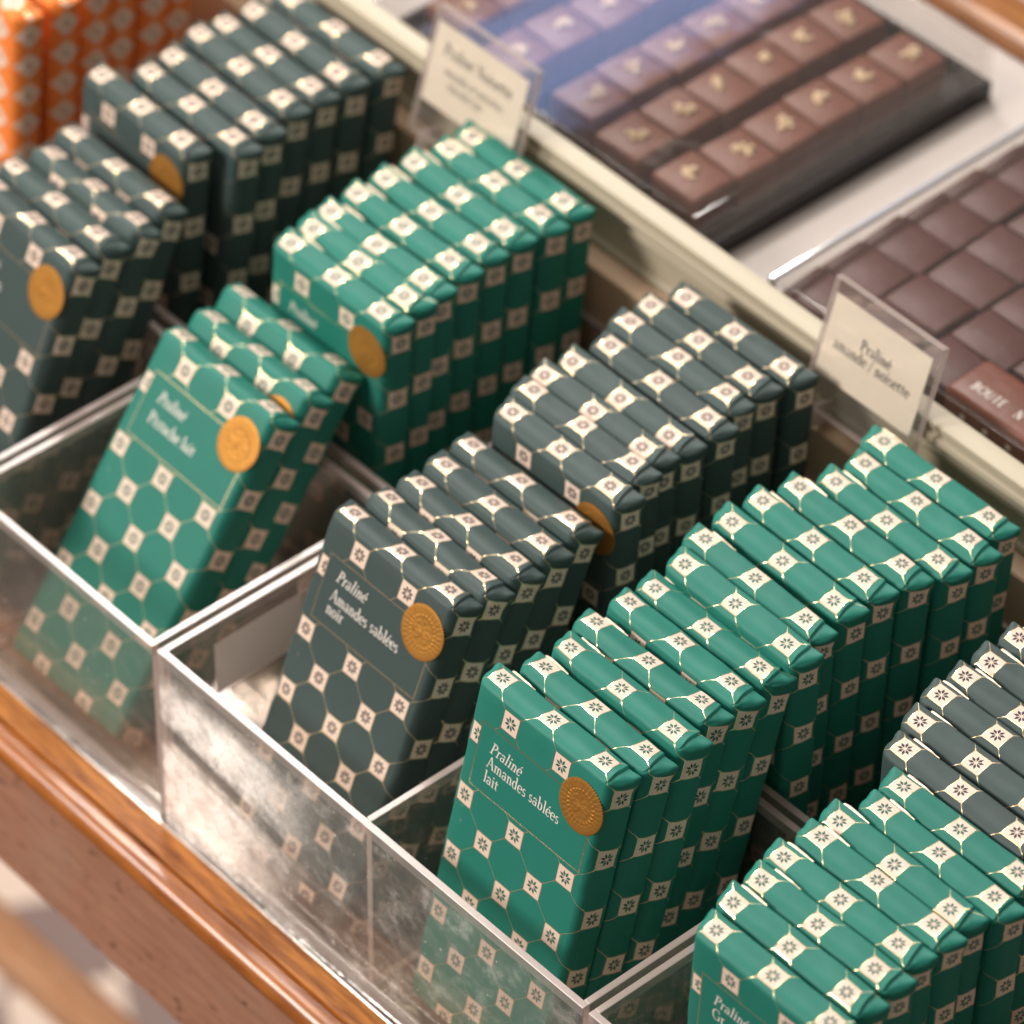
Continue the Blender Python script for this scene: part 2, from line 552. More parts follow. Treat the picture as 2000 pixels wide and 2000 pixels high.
GL = {
    'P': (0.60, [st(.17, 0, .17, 1), serif(.17, .025), serif(.13, .975, .12), arc(.20, .73, .33, .245, 90, -90), ]),
    'A': (0.74, [st(.36, 1.02, .07, 0, .06), st(.36, 1.02, .66, 0, .13), st(.17, .34, .53, .34, .05), serif(.07, .025, .11), serif(.66, .025, .12)]),
    'G': (0.78, [arc(.42, .5, .35, .49, 48, 318, 16), st(.66, .04, .66, .42, .11), serif(.64, .42, .13), st(.66, .70, .66, .9, .05)]),
    'N': (0.80, [st(.15, 0, .15, 1, .06), st(.15, 1, .64, 0, .13), st(.64, 0, .64, 1, .06), serif(.15, .025, .12), serif(.13, .975, .1), serif(.64, .975, .12)]),
    'B': (0.66, [st(.17, 0, .17, 1), arc(.2, .75, .28, .24, 90, -90), arc(.2, .26, .34, .25, 90, -90), serif(.13, .975, .1), serif(.13, .025, .1)]),
    'O': (0.80, [arc(.40, .5, .33, .49, 0, 360, 20)]),
    'V': (0.72, [st(.08, 1, .36, 0, .13), st(.36, 0, .64, 1, .06)]),
    'T': (0.66, [st(.33, 0, .33, 1), st(.06, .97, .60, .97, .06)]),
    'E': (0.60, [st(.17, 0, .17, 1), st(.17, .97, .52, .97, .06), st(.17, .5, .45, .5, .05), st(.17, .03, .54, .03, .06)]),
    'a': (0.46, [arc(.20, .17, .15, .165, 40, 340, 12, .11, .05), st(.35, .40, .35, .06, .12), arc(.20, .44, .15, .18, 10, 160, 8, .12, .06), st(.35, .05, .44, .02, .05)]),
    'b': (0.52, [st(.12, .02, .12, 1.04, .12), arc(.26, .30, .19, .30, 140, -150, 14), hs(.10, 1.04)]),
    'c': (0.43, [arc(.25, .30, .19, .30, 55, 315, 14), st(.34, .52, .36, .47, .10)]),
    'd': (0.53, [arc(.24, .30, .19, .30, 40, 325, 14), st(.40, .02, .40, 1.04, .12), hs(.38, 1.04), st(.40, .03, .5, .03, .05)]),
    'e': (0.45, [arc(.24, .31, .19, .31, 5, 315, 16), st(.07, .34, .42, .34, .05)]),
    'h': (0.55, [st(.13, 0, .13, 1.04, .12), arc(.27, .38, .15, .23, 170, 0, 9, .12, .06), st(.42, .38, .42, 0, .12), serif(.13, .022, .11), serif(.42, .022, .11), hs(.11, 1.04)]),
    'i': (0.29, [st(.15, 0, .15, .6, .12), serif(.15, .022, .12), hs(.13, .6), st(.14, .78, .14, .90, .13)]),
    'l': (0.29, [st(.15, 0, .15, 1.04, .12), serif(.15, .022, .12), hs(.13, 1.04)]),
    'm': (0.82, [st(.13, 0, .13, .6, .12), arc(.26, .38, .14, .22, 170, 0, 8, .12, .06), st(.40, .38, .40, 0, .12), arc(.54, .38, .14, .22, 170, 0, 8, .12, .06), st(.68, .38, .68, 0, .12), serif(.13, .022, .1), serif(.40, .022, .1), serif(.68, .022, .1), hs(.11, .6)]),
    'n': (0.55, [st(.13, 0, .13, .6, .12), arc(.27, .38, .15, .22, 170, 0, 9, .12, .06), st(.42, .38, .42, 0, .12), serif(.13, .022, .11), serif(.42, .022, .11), hs(.11, .6)]),
    'o': (0.50, [arc(.25, .30, .19, .30, 0, 360, 18)]),
    'r': (0.39, [st(.13, 0, .13, .6, .12), arc(.29, .40, .15, .19, 160, 55, 6, .11, .07), serif(.14, .022, .13), hs(.11, .6)]),
    's': (0.39, [arc(.19, .45, .12, .145, 35, 265, 10, .09, .08), arc(.19, .16, .13, .15, 85, -150, 10, .09, .08)]),
    't': (0.36, [st(.15, .08, .15, .76, .11), arc(.26, .12, .11, .11, 180, 290, 6, .10, .05), st(.0, .57, .34, .57, .075)]),
    'u': (0.55, [st(.13, .6, .13, .2, .12), arc(.26, .2, .13, .19, 180, 350, 8, .12, .06), st(.41, .6, .41, 0, .12)]),
    '/': (0.34, [st(.04, -.1, .28, 1.05, .06)]),
    ' ': (0.25, []),
}
GL['é'] = (0.45, GL['e'][1] + [st(.20, .72, .36, .92, .05, .10)])


def text_polys(txt, size, slant=0.0, track=0.0, bold=1.0):
    """list of quads in text space, and the total advance"""
    x, quads = 0.0, []
    for ch in txt:
        adv, strokes = GL[ch]
        for s_ in strokes:
            L, Rr = [], []
            for i, (px, py, wd) in enumerate(s_):
                a = s_[max(i - 1, 0)]
                b = s_[min(i + 1, len(s_) - 1)]
                tx, ty = b[0] - a[0], b[1] - a[1]
                n = math.hypot(tx, ty) or 1
                nx, ny = -ty / n, tx / n
                h = wd * bold / 2
                L.append((px + nx * h, py + ny * h))
                Rr.append((px - nx * h, py - ny * h))
            for i in range(len(s_) - 1):
                quads.append([((x + px + slant * py) * size, py * size) for px, py in (L[i], Rr[i], Rr[i + 1], L[i + 1])])
        x += adv + track
    return quads, x * size


def text_mesh(name, lines, surf):
    """lines: (text, x, baseline, size, slant, bold, centred); surf(x, z) -> 3-D point + lift"""
    V, Fc = [], []
    k = 0
    for (txt, x, y, size, slant, bold, centred) in lines:
        quads, adv = text_polys(txt, size, slant, 0.045, bold)
        if centred:
            x -= adv / 2
        for q in quads:
            lift = 0.004 + 0.00002 * (k % 60)
            k += 1
            b = len(V)
            V += [surf(x + qx, y + qy, lift) for qx, qy in q]
            Fc.append((b, b + 1, b + 2, b + 3))
    return mesh_from(name, V, Fc)


# ------------------------------------------------------------------ the wrapped chocolate bar
A = 1.25                       # half the period of the printed pattern, cm
W, T, H = 6.76, 1.16, 13.70
RF, RB = 0.36, 0.10
RFY = 0.66                     # the front edges roll over gently: deeper than they are tall            # rounding of the front and back edges
XO = 0.13                      # printed pattern sits this far left of the bar's middle


def front_dip(x, z):
    """front face: flat in the label field, softly falling away towards its edges"""
    ex = max(0.0, abs(x - 0.1) - 2.50) / 0.9
    ez = max(0.0, max(z - (H - 1.0), 0.9 - z)) / 1.0
    return 0.08 * min(1, ex) ** 2 + 0.03 * min(1, ez) ** 2


def lines_1d(lo, hi, r_lo, r_hi, n_mid, dense_lo=0, dense_hi=0):
    P = []
    for k in range(6):
        P.append(lo + r_lo * (1 - math.cos(math.pi / 2 * k / 5)) if False else lo + r_lo * (1 - math.tan(math.pi / 4 * (1 - k / 5))))
    a, b = lo + r_lo, hi - r_hi
    for k in range(1, n_mid):
        P.append(a + (b - a) * k / n_mid)
    for k in range(6):
        P.append(hi - r_hi * (1 - math.tan(math.pi / 4 * (k / 5))))
    return P


def smooth01(x):
    x = max(0.0, min(1.0, x))
    return x * x * (3 - 2 * x)


def wrapper_mesh(name, seed):
    xs = lines_1d(-W / 2, W / 2, RF, RF, 22)
    # extra lines around the end fold
    XC = W / 2 - 0.42
    extra = [XC - 0.45, XC - 0.3, XC - 0.18, XC - 0.09, XC - 0.03, XC, XC + 0.012, XC + 0.06, XC + 0.12, XC + 0.2, XC + 0.28, XC + 0.35]
    xs = [x for x in xs if not (XC - 0.5 < x < XC + 0.38)]
    xs = sorted(set(xs + extra))
    ys = lines_1d(0, T, RFY, RB, 5)
    zs = lines_1d(0, H, RF, RF, 34)
    nx, ny, nz = len(xs), len(ys), len(zs)
    off = Vector((seed * 17.3, seed * 5.1, seed * 9.7))

    def place(x, y, z):
        k = smooth01((y / T - 0.58) / 0.3)
        rr = RF * (1 - k) + 0.09 * k
        q = Vector((max(-W / 2 + rr, min(W / 2 - rr, x)), max(RFY, min(T - RB, y)), max(rr, min(H - rr, z))))
        dv = Vector(((x - q.x) / rr, (y - q.y) / (RFY if y < RFY else RB), (z - q.z) / rr))
        if dv.length > 1e-6:
            mx = max(abs(c) for c in dv)
            dv = dv.normalized() * min(1.0, mx)
        return Vector((q.x + dv.x * rr, q.y + dv.y * (RFY if y < RFY else RB), q.z + dv.z * rr))

    # unrolled lengths along the two middle sections
    def cum(pts):
        c = [0.0]
        for a, b in zip(pts, pts[1:]):
            c.append(c[-1] + (b - a).length)
        return c
    mz, mx_, my = H / 2, 0.0, T / 2
    sec_top = [place(0, y, H) for y in ys]
    cy = cum(sec_top)
    y0c = 0.56
    j = max(i for i in range(ny) if sec_top[i].y <= y0c)
    c0 = cy[j] + (y0c - sec_top[j].y)
    v_top = [-(c - c0) / A for c in cy]
    cz = cum([place(0, 0, z) for z in zs])
    v_front = [v_top[0] + (cz[-1] - c) / A for c in cz]
    cx = cum([place(x, 0, mz) for x in xs])
    u_front = [(c - cx[-1] / 2 + XO) / A for c in cx]
    uk = (2.64 - 2.36) / (u_front[-1] - 2.36)      # the paper is drawn tight round the right edge
    u_front = [u if u < 2.36 else 2.36 + (u - 2.36) * uk for u in u_front]
    cs = cum([place(W / 2, y, mz) for y in ys])
    u_side = [u_front[-1] + c / A for c in cs]
    u_sideL = [u_front[0] - c / A for c in cs]

    idx, V = {}, []

    def vid(i, jj, k):
        key = (i, jj, k)
        if key in idx:
            return idx[key]
        x, y, z = xs[i], ys[jj], zs[k]
        p = place(x, y, z)
        # the ends: front corner folded away at a slant, the top back corner of the right end stays a sharp ear
        e = smooth01((p.x - (W / 2 - 0.8)) / 0.8)
        neart = max(smooth01((p.z - (H - 0.75)) / 0.7), smooth01((0.75 - p.z) / 0.7))
        p.x += e * (0.10 * (p.y / T - 0.5) + neart * (0.20 * smooth01(p.y / T) - 0.03))
        e2 = smooth01((-p.x - (W / 2 - 0.8)) / 0.8)
        p.x += e2 * 0.10 * (0.5 - p.y / T)
        front = 1 - smooth01(p.y / 0.7)
        p.y += front_dip(p.x, p.z) * front
        # crease of the folded end on the top and the bottom
        for top in (True, False):
            near = smooth01((p.z - (H - 0.40)) / 0.30) if top else smooth01((0.40 - p.z) / 0.30)
            if near > 0:
                yy = max(0.0, min(1.0, p.y / T))
                shift = (0.20 - 0.42 * yy) + 0.03 * math.sin(yy * 4 + seed)
                bell = max(0.0, 1 - abs(x - XC) / 0.5)
                p.x += shift * bell * near
                dz = 0.0
                if x > XC + 0.006:
                    dz = 0.075 * (1 - 0.5 * smooth01((x - XC) / 0.4)) + 0.05 * smooth01((x - XC) / 0.45) * (1 - yy)
                elif x > XC - 0.2:
                    dz = -0.018 * smooth01((x - XC + 0.2) / 0.2)
                p.z += (-dz if top else dz) * near
        # hand-wrapped unevenness
        n1 = noise.noise(p * 0.55 + off)
        n2 = noise.noise(p * 1.7 + off * 1.3)
        n3 = noise.noise(Vector((p.x * 0.5, p.y * 2.0, p.z * 4.0)) + off)
        endw = smooth01((abs(p.x) - 2.7) / 0.8)
        n4 = noise.noise(Vector((p.x * 3.1 + p.z * 0.7, p.y * 2.0, p.z * 0.9)) + off)
        amp = 0.020 * n1 + 0.014 * n2 + endw * 0.018 * n3 + 0.008 * max(0.0, n4)
        cdir = Vector((p.x / (W / 2), (p.y - T / 2) / (T / 2), (p.z - H / 2) / (H / 2)))
        # push mostly along the dominant face normal
        if abs(cdir.z) > 0.96:
            p.z += amp * 1.6 * (1 if cdir.z > 0 else -1)
        if abs(p.x) > W / 2 - 0.3:
            p.x += amp * 1.4 * (1 if p.x > 0 else -1)
        if p.y < 0.3 and not (-2.6 < p.x < 3.2 and H - 4.6 < p.z < H - 1.2):
            p.y += abs(amp) * 1.2
        idx[key] = len(V)
        V.append(p)
        return idx[key]

    faces, uvs = [], []

    def quad(a, b, c, dd):
        faces.append([vid(*t[0]) for t in (a, b, c, dd)])
        uvs.extend([t[1] for t in (a, b, c, dd)])

    for i in range(nx - 1):
        for k in range(nz - 1):                         # front, back
            q = lambda ii, kk: ((ii, 0, kk), (u_front[ii], v_front[kk]))
            quad(q(i, k), q(i + 1, k), q(i + 1, k + 1), q(i, k + 1))
            q = lambda ii, kk: ((ii, ny - 1, kk), (u_front[ii], v_top[-1] - (cz[-1] - cz[kk]) / A))
            quad(q(i + 1, k), q(i, k), q(i, k + 1), q(i + 1, k + 1))
        for jj in range(ny - 1):                        # top, bottom
            q = lambda ii, j2: ((ii, j2, nz - 1), (u_front[ii], v_top[j2]))
            quad(q(i, jj), q(i + 1, jj), q(i + 1, jj + 1), q(i, jj + 1))
            q = lambda ii, j2: ((ii, j2, 0), (u_front[ii], v_front[0] + (cy[j2]) / A))
            quad(q(i + 1, jj), q(i, jj), q(i, jj + 1), q(i + 1, jj + 1))
    for jj in range(ny - 1):
        for k in range(nz - 1):                         # right, left
            q = lambda j2, kk: ((nx - 1, j2, kk), (u_side[j2], v_front[kk]))
            quad(q(jj, k), q(jj + 1, k), q(jj + 1, k + 1), q(jj, k + 1))
            q = lambda j2, kk: ((0, j2, kk), (u_sideL[j2], v_front[kk]))
            quad(q(jj + 1, k), q(jj, k), q(jj, k + 1), q(jj + 1, k + 1))
    # origin: back bottom edge, middle
    me = mesh_from(name, [(v.x, v.y - T, v.z) for v in V], faces, smooth=True)
    uvl = me.uv_layers.new(name='print')
    flat = [c for t in uvs for c in t]
    uvl.data.foreach_set('uv', flat)
    return me


WRAP = {}
for colour in ('green', 'slate', 'orange'):
    for sd in range(5 if colour != 'orange' else 1):
        me = wrapper_mesh('wrapper_%s' % colour, sd + (7 if colour == 'slate' else 0))
        me.materials.append(MAT[colour])
        WRAP[colour, sd] = me


def on_front(x, z, lift):
    """point on the front face; x, z in the bar's frame"""
    return (x, front_dip(x, z) - lift - T, z)


def lat(u, v):
    """printed-lattice units -> bar frame (cm) on the front face"""
    return u * A - XO, H + 0.34 - v * A


def seal_mesh():
    V, Fc = [], []
    n = 120
    cx, cz = lat(1.93, 1.62)
    rings = [(0.0, 0.030), (0.10, 0.031), (0.24, 0.027), (0.40, 0.031), (0.48, 0.027), (0.60, 0.030), (0.66, 0.027),
             (0.70, 0.030), (0.86, 0.029), (0.93, 0.027), (0.985, 0.020), (0.985, 0.002)]
    for ri, (rad, lift) in enumerate(rings):
        for k in range(n):
            a = 2 * math.pi * k / n
            r_ = rad
            l_ = lift
            if ri >= 9:
                r_ = rad + (0.028 if (k // 1) % 2 else -0.012)
            if ri in (7, 8):
                l_ += 0.005 if k % 4 < 2 else 0           # radial ribs
            if ri in (1, 2, 3):
                l_ += 0.010 * math.sin(a * 5 + ri * 1.7) * math.cos(a * 3 + ri)
            if ri == 5:
                l_ += 0.014 if k % 5 < 2 else 0
            V.append(on_front(cx + r_ * math.cos(a), cz + r_ * math.sin(a), l_))
    for ri in range(len(rings) - 1):
        for k in range(n):
            k2 = (k + 1) % n
            Fc.append((ri * n + k, (ri + 1) * n + k, (ri + 1) * n + k2, ri * n + k2))
    me = mesh_from('seal', V, Fc, smooth=False)
    bm = bmesh.new()
    bm.from_mesh(me)
    bmesh.ops.remove_doubles(bm, verts=bm.verts, dist=1e-6)
    bmesh.ops.recalc_face_normals(bm, faces=bm.faces)
    bm.to_mesh(me)
    bm.free()
    me.materials.append(MAT['seal'])
    return me


SEAL = seal_mesh()


def label_mesh(words):
    L = []
    for txt, u, v, slant in words:
        x, z = lat(u, v)
        L.append((txt, x, z - 0.09, 0.455, slant, 1.0, False))
    me = text_mesh('label_text', L, on_front)
    me.materials.append(MAT['ink_white'])
    return me


def flap_mesh(seed):
    """loose edge of the glued paper overlap, standing up a hair behind the top edge"""
    V, Fc = [], []
    n = 14
    for k in range(n + 1):
        t = k / n
        x = -2.95 + 1.15 * t
        e = math.sin(math.pi * min(1, t * 1.15 + 0.02)) ** 0.6 if t < 0.86 else 0.15
        hgt = 0.050 * e + 0.012 * math.sin(t * 9 + seed)
        for (yy, zz) in ((-0.075, H - 0.10), (-0.035, H - 0.02 + hgt * 0.6), (0.0 + 0.02 * math.sin(seed + t * 4), H + hgt - 0.01)):
            V.append((x, yy, zz))
    for k in range(n):
        for q in range(2):
            a = k * 3 + q
            Fc.append((a, a + 3, a + 4, a + 1))
    me = mesh_from('paper_flap', V, Fc, smooth=True)
    me.materials.append(MAT['paper_edge'])
    return me


MAT['paper_edge'] = plain('cream_gilt_paper_edge', (0.84, 0.68, 0.50), 0.38, metal=0.25)
FLAPS = [flap_mesh(q_) for q_ in range(3)]
FLOOR_Z = -8.3
STACKS = {
 'G2f': [(15.537, 1.226, 0.234, -0.021), (15.909, 2.422, 0.244, -0.035), (16.013, 3.764, 0.253, -0.018), (15.626, 5.081, 0.256, -0.005), (15.548, 6.434, 0.266, -0.035), (15.604, 7.757, 0.268, -0.008)],
 'D2f': [(5.668, 1.204, 0.387, -0.012), (5.823, 2.435, 0.391, -0.042), (5.893, 3.752, 0.393, -0.04), (5.864, 5.078, 0.398, -0.022), (5.783, 6.412, 0.404, -0.005)],
 'G1f': [(-6.779, 0.99, 0.6, -0.026), (-6.732, 2.491, 0.609, -0.002), (-6.979, 4.057, 0.62, 0.012)],
 'D1f': [(-16.947, 2.721, 0.411, -0.064), (-17.126, 4.071, 0.421, -0.029), (-16.959, 5.389, 0.424, -0.032), (-17.247, 6.763, 0.435, -0.026)],
 'G2b': [(15.836, 12.322, 0.021, -0.027), (15.311, 13.544, 0.019, -0.039), (15.238, 14.84, 0.035, -0.03), (15.346, 16.081, 0.041, -0.038), (15.639, 17.32, 0.046, -0.029), (16.155, 18.571, 0.051, -0.032), (16.277, 19.81, 0.055, -0.027), (15.773, 21.039, 0.061, -0.004)],
 'D2b': [(6.272, 12.766, 0.053, -0.01), (5.886, 13.996, 0.049, -0.002), (5.551, 15.221, 0.044, -0.009), (5.664, 16.455, 0.041, -0.024), (5.886, 17.728, 0.048, -0.023), (5.433, 18.983, 0.051, -0.028), (5.328, 20.241, 0.054, -0.016), (5.806, 21.499, 0.058, -0.009)],
 'G1b': [(-5.861, 12.831, 0.071, -0.016), (-6.056, 14.061, 0.071, -0.007), (-6.211, 15.245, 0.059, 0.006), (-6.399, 16.511, 0.069, 0.006), (-6.392, 17.776, 0.077, -0.008), (-6.353, 19.034, 0.084, -0.025), (-6.143, 20.293, 0.09, -0.019), (-6.249, 21.537, 0.093, -0.012)],
 'D1b': [(-18.105, 13.132, 0.12, -0.049), (-17.102, 14.436, 0.133, -0.033), (-17.374, 15.732, 0.142, -0.038), (-17.72, 17.054, 0.156, -0.039), (-17.636, 18.313, 0.155, -0.02), (-17.473, 19.621, 0.165, -0.021), (-17.294, 20.923, 0.174, -0.005)],
 'C3f': [(28.362, 1.45, 0.035, -0.004), (27.962, 2.66, 0.042, -0.001), (27.929, 3.86, 0.046, -0.005), (27.649, 5.06, 0.045, 0.008), (27.753, 6.26, 0.049, -0.014), (27.612, 7.46, 0.046, -0.031), (28.198, 8.66, 0.045, -0.035), (27.88, 9.87, 0.049, -0.002)],
 'C3b': [(26.857, 11.699, 0.011, -0.007), (26.341, 12.938, 0.021, -0.001), (25.883, 14.164, 0.028, -0.002), (25.896, 15.364, 0.028, 0.008), (25.778, 16.579, 0.032, 0.002), (25.738, 17.808, 0.039, -0.005), (25.8, 19.04, 0.045, -0.004)],
 'C4f': [(38.0, 1.55, 0.03, -0.01), (38.1, 2.85, 0.035, 0.01)],
 'Ob': [(-28.75, 13.9, 0.10, -0.03), (-28.6, 15.55, 0.10, -0.02), (-28.7, 16.95, 0.11, -0.01), (-28.65, 18.25, 0.11, -0.03), (-28.55, 19.6, 0.12, -0.01), (-28.6, 20.9, 0.12, -0.02)],
}
ORD = ['first', 'second', 'third', 'fourth', 'fifth', 'sixth', 'seventh', 'eighth', 'ninth']
INFO = {   # colour, word, where, group, whether the first bar shows its label
 'G2f': ('green', 'green', 'in the Amandes sablées lait stack', 'green bars leaning in the Amandes sablées lait tray'),
 'D2f': ('slate', 'dark slate', 'in the Amandes sablées noir stack', 'slate bars leaning in the Amandes sablées noir tray'),
 'G1f': ('green', 'green', 'in the Pistache lait stack', 'green bars leaning in the Pistache lait tray'),
 'D1f': ('slate', 'dark slate', 'in the leaning stack at the left edge', 'slate bars leaning at the left edge'),
 'G2b': ('green', 'green', 'in the upright stack behind Amandes sablées lait', 'upright green bars behind the Amandes sablées lait stack'),
 'D2b': ('slate', 'dark slate', 'in the upright stack behind Amandes sablées noir', 'upright slate bars behind the Amandes sablées noir stack'),
 'G1b': ('green', 'green', 'in the upright stack behind Pistache lait', 'upright green bars behind the Pistache lait stack'),
 'D1b': ('slate', 'dark slate', 'in the upright stack beside the orange bars', 'upright slate bars next to the orange bars'),
 'C3f': ('green', 'green', 'in the Praliné Gr stack at lower right', 'green bars in the lower right stack'),
 'C3b': ('slate', 'dark slate', 'in the upright stack at the right edge', 'slate bars at the right edge'),
 'C4f': ('green', 'green', 'in the bottom right corner tray', 'green bars in the bottom right corner'),
 'Ob': ('orange', 'orange', 'in the stack at the top left corner', 'orange bars in the top left corner'),
}
FIRST = {
 'G2f': ('green wrapped bar with white Amandes sablées lait lettering and copper seal', [('Praliné', -1.50, 2.12, .22), ('Amandes sablées', -1.50, 2.58, 0), ('lait', -1.50, 3.06, 0)]),
 'D2f': ('dark slate wrapped bar with white Amandes sablées noir lettering and copper seal', [('Praliné', -1.50, 2.02, .22), ('Amandes sablées', -1.50, 2.62, 0), ('noir', -1.50, 3.04, 0)]),
 'G1f': ('steeply leaning green bar with pale Pistache lait lettering and bright gold seal', [('Praliné', -1.45, 2.12, .22), ('Pistache lait', -1.45, 2.78, 0)]),
 'D1f': ('dark slate bar with gold seal, front of the stack at left edge', [('Praliné', -1.50, 2.12, .22), ('Noisettes', -1.50, 2.62, 0)]),
 'G1b': ('upright green bar with Praliné lettering and gold seal behind Pistache lait stack', [('Praliné', -1.50, 2.12, .22)]),
 'D2b': ('upright dark slate bar with gold seal just behind Amandes sablées noir stack', None),
 'D1b': ('upright dark slate bar with brown gold seal beside the orange bars', None),
 'C3f': ('green wrapped bar with white Praliné Gr lettering at the bottom picture edge', [('Praliné', -1.50, 2.12, .22), ('Gr', -1.50, 2.62, 0)]),
}
rnd = random.Random(5)
for key, spots in STACKS.items():
    colour, word, where, group = INFO[key]
    for k, (x, y, lean, yaw) in enumerate(spots):
        o = bpy.data.objects.new('chocolate_bar', WRAP[colour, (k * 2 + k // 5 + len(key) + ord(key[0])) % (5 if colour != 'orange' else 1)])
        COL.objects.link(o)
        roll = rnd.uniform(-0.011, 0.011)
        o.rotation_euler = (Matrix.Rotation(yaw + rnd.uniform(-.006, .006), 3, 'Z') @ Matrix.Rotation(-lean, 3, 'X') @ Matrix.Rotation(roll, 3, 'Y')).to_euler()
        up = 14.40 - H
        o.location = Vector((x + XO * math.cos(yaw) - 14 * roll * 0.5, y + XO * math.sin(yaw) + up * math.sin(lean), FLOOR_Z + 0.03 + up * math.cos(lean) + rnd.uniform(-.05, .05))) * S
        first = FIRST.get(key) if k == 0 else None
        showlab = 1.0 if (k == 0 or (colour != 'orange')) else 0.0
        big = 0.05 if k == 0 else 0.16
        o.color = (0.5 + rnd.uniform(-big, big) * 0.5, 0.5 + rnd.uniform(-big, big), 0.5 + rnd.uniform(-.07, .05), showlab)
        if colour == 'orange':
            o.color[0] = 0.77
        if key in ('G2f', 'G2b', 'C3f', 'C3b', 'G1b') and rnd.random() < 0.85:
            pf_ = bpy.data.objects.new('paper_flap', FLAPS[rnd.randrange(3)])
            COL.objects.link(pf_)
            pf_.parent = o
            pf_.location = Vector((rnd.uniform(-.15, .25), 0, 0)) * S
        if first:
            tag(o, first[0], 'chocolate bar', group)
        else:
            tag(o, '%s bar, %s from front, %s' % (word, ORD[k], where), 'chocolate bar', group)
        if (first and key != 'C3f') or (key, k) in (('G1f', 1), ('D2f', 2), ('D2f', 3)):
            s_ = bpy.data.objects.new('seal', SEAL)
            COL.objects.link(s_)
            s_.parent = o
        if first and first[1]:
            t_ = bpy.data.objects.new('label_text', label_mesh(first[1]))
            COL.objects.link(t_)
            t_.parent = o


# ------------------------------------------------------------------ clear acrylic trays
def panel(parent, name, x0, x1, y0, y1, z0, z1, edges):
    me = box_mesh(name, x0, x1, y0, y1, z0, z1, 0.022, edges, 1)
    bm = bmesh.new()
    bm.from_mesh(me)
    if z1 > 0:                      # tinted strip under the rim: the edge's reflection inside the sheet, painted in
        bmesh.ops.bisect_plane(bm, geom=bm.verts[:] + bm.edges[:] + bm.faces[:], plane_co=(0, 0, (z1 - 0.42) * S), plane_no=(0, 0, 1))
        for fc in bm.faces:
            if fc.material_index == 0 and fc.calc_center_median().z > (z1 - 0.41) * S and abs(fc.normal.z) < 0.1:
                fc.material_index = 2
    bm.to_mesh(me)
    bm.free()
    return ob(name, me, (MAT['acrylic'], MAT['edge'], MAT['band']), parent)


RIM, BOT, TH = 0.40, -7.98, 0.27
TRAY_YAW = -0.0127


def tray(label, x0, x1, y0, y1, dividers=()):
    t = empty('acrylic_tray', (0, 0, 0), TRAY_YAW)
    tag(t, label, 'tray', 'clear acrylic trays on the counter')
    E_long = ('z1', 'z0')
    fp = panel(t, 'front_panel', x0, x1, y0, y0 + TH, BOT, RIM, ('z1', 'z0', 'x0', 'x1'))
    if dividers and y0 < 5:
        fp.data.materials[0] = MAT['glare_acrylic']  # this front sheet carries the glare in its colour
    panel(t, 'back_panel', x0, x1, y1 - TH, y1, BOT, RIM, ('z1', 'z0', 'x0', 'x1'))
    g = 0.004
    for xa in (x0, x1 - TH):
        panel(t, 'side_panel', xa, xa + TH, y0 + TH + g, y1 - TH - g, BOT, RIM, ('z1', 'z0', 'y0', 'y1'))
    for xd in dividers:
        panel(t, 'divider', xd - TH / 2, xd + TH / 2, y0 + TH + g, y1 - TH - g, BOT + TH + g, RIM - 0.01, ('z1', 'z0', 'y0', 'y1'))
    panel(t, 'base_panel', x0 + TH + g, x1 - TH - g, y0 + TH + g, y1 - TH - g, BOT + 0.01, BOT + TH + 0.01, ('x0', 'x1', 'y0', 'y1'))
    return t


Y0, Y1 = -0.12, 10.72
B0, B1 = 11.00, 23.0
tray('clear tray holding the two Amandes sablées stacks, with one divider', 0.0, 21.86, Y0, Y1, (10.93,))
tray('clear tray holding the leaning Pistache lait bars', -11.10, -0.26, Y0, Y1)
tray('clear tray holding the leaning slate bars at the left edge', -22.20, -11.38, Y0 - .1, Y1)
tray('deep clear tray holding the lower right green and slate bars', 22.10, 33.2, Y0, B1)
tray('clear tray holding the green bars in the bottom right corner', 33.5, 44.5, Y0, B1)
tray('clear tray behind, holding the upright green and slate stacks at centre', 0.0, 21.86, B0, B1, (10.93,))
tray('clear tray behind, holding the upright green bars near the sign', -11.10, -0.26, B0 + .15, B1 + .25)
tray('clear tray behind, holding the upright slate bars beside orange', -22.20, -11.38, B0 + .2, B1 + .25)
tray('clear tray behind, holding the orange bars', -33.3, -22.5, B0 + .2, B1 + .25)

# small price cards on the inner walls of the trays
def card(label, x, y0, y1, z0, z1, rz=0.0):
    o = ob('price_card', box_mesh('price_card', -0.012, 0.012, 0, y1 - y0, 0, z1 - z0, 0.004, (), 1), (MAT['paper_card'],))
    o.location = Vector((x, y0, z0)) * S
    o.rotation_euler = (0, 0, rz)
    tag(o, label, 'card', 'blank white cards on the tray walls')


card('blank white card on the tray wall left of Amandes sablées noir', 0.335, 2.15, 6.9, -2.95, -0.55)
card('blank white card on the tray wall behind Pistache lait stack', -0.40, 6.6, 10.2, -4.6, -0.15)
card('blank white card behind the Amandes sablées lait stack at right', 21.2, 7.0, 10.2, -3.4, -0.6)

# ------------------------------------------------------------------ counter: metal shelf, wooden front rail, cream ledge
shelf = ob('counter_shelf', box_mesh('counter_shelf', -60, 70, -0.33, 23.0, -9.1, BOT - 0.02, 0.03, (), 1), (MAT['metal'],))
tag(shelf, kind='structure')

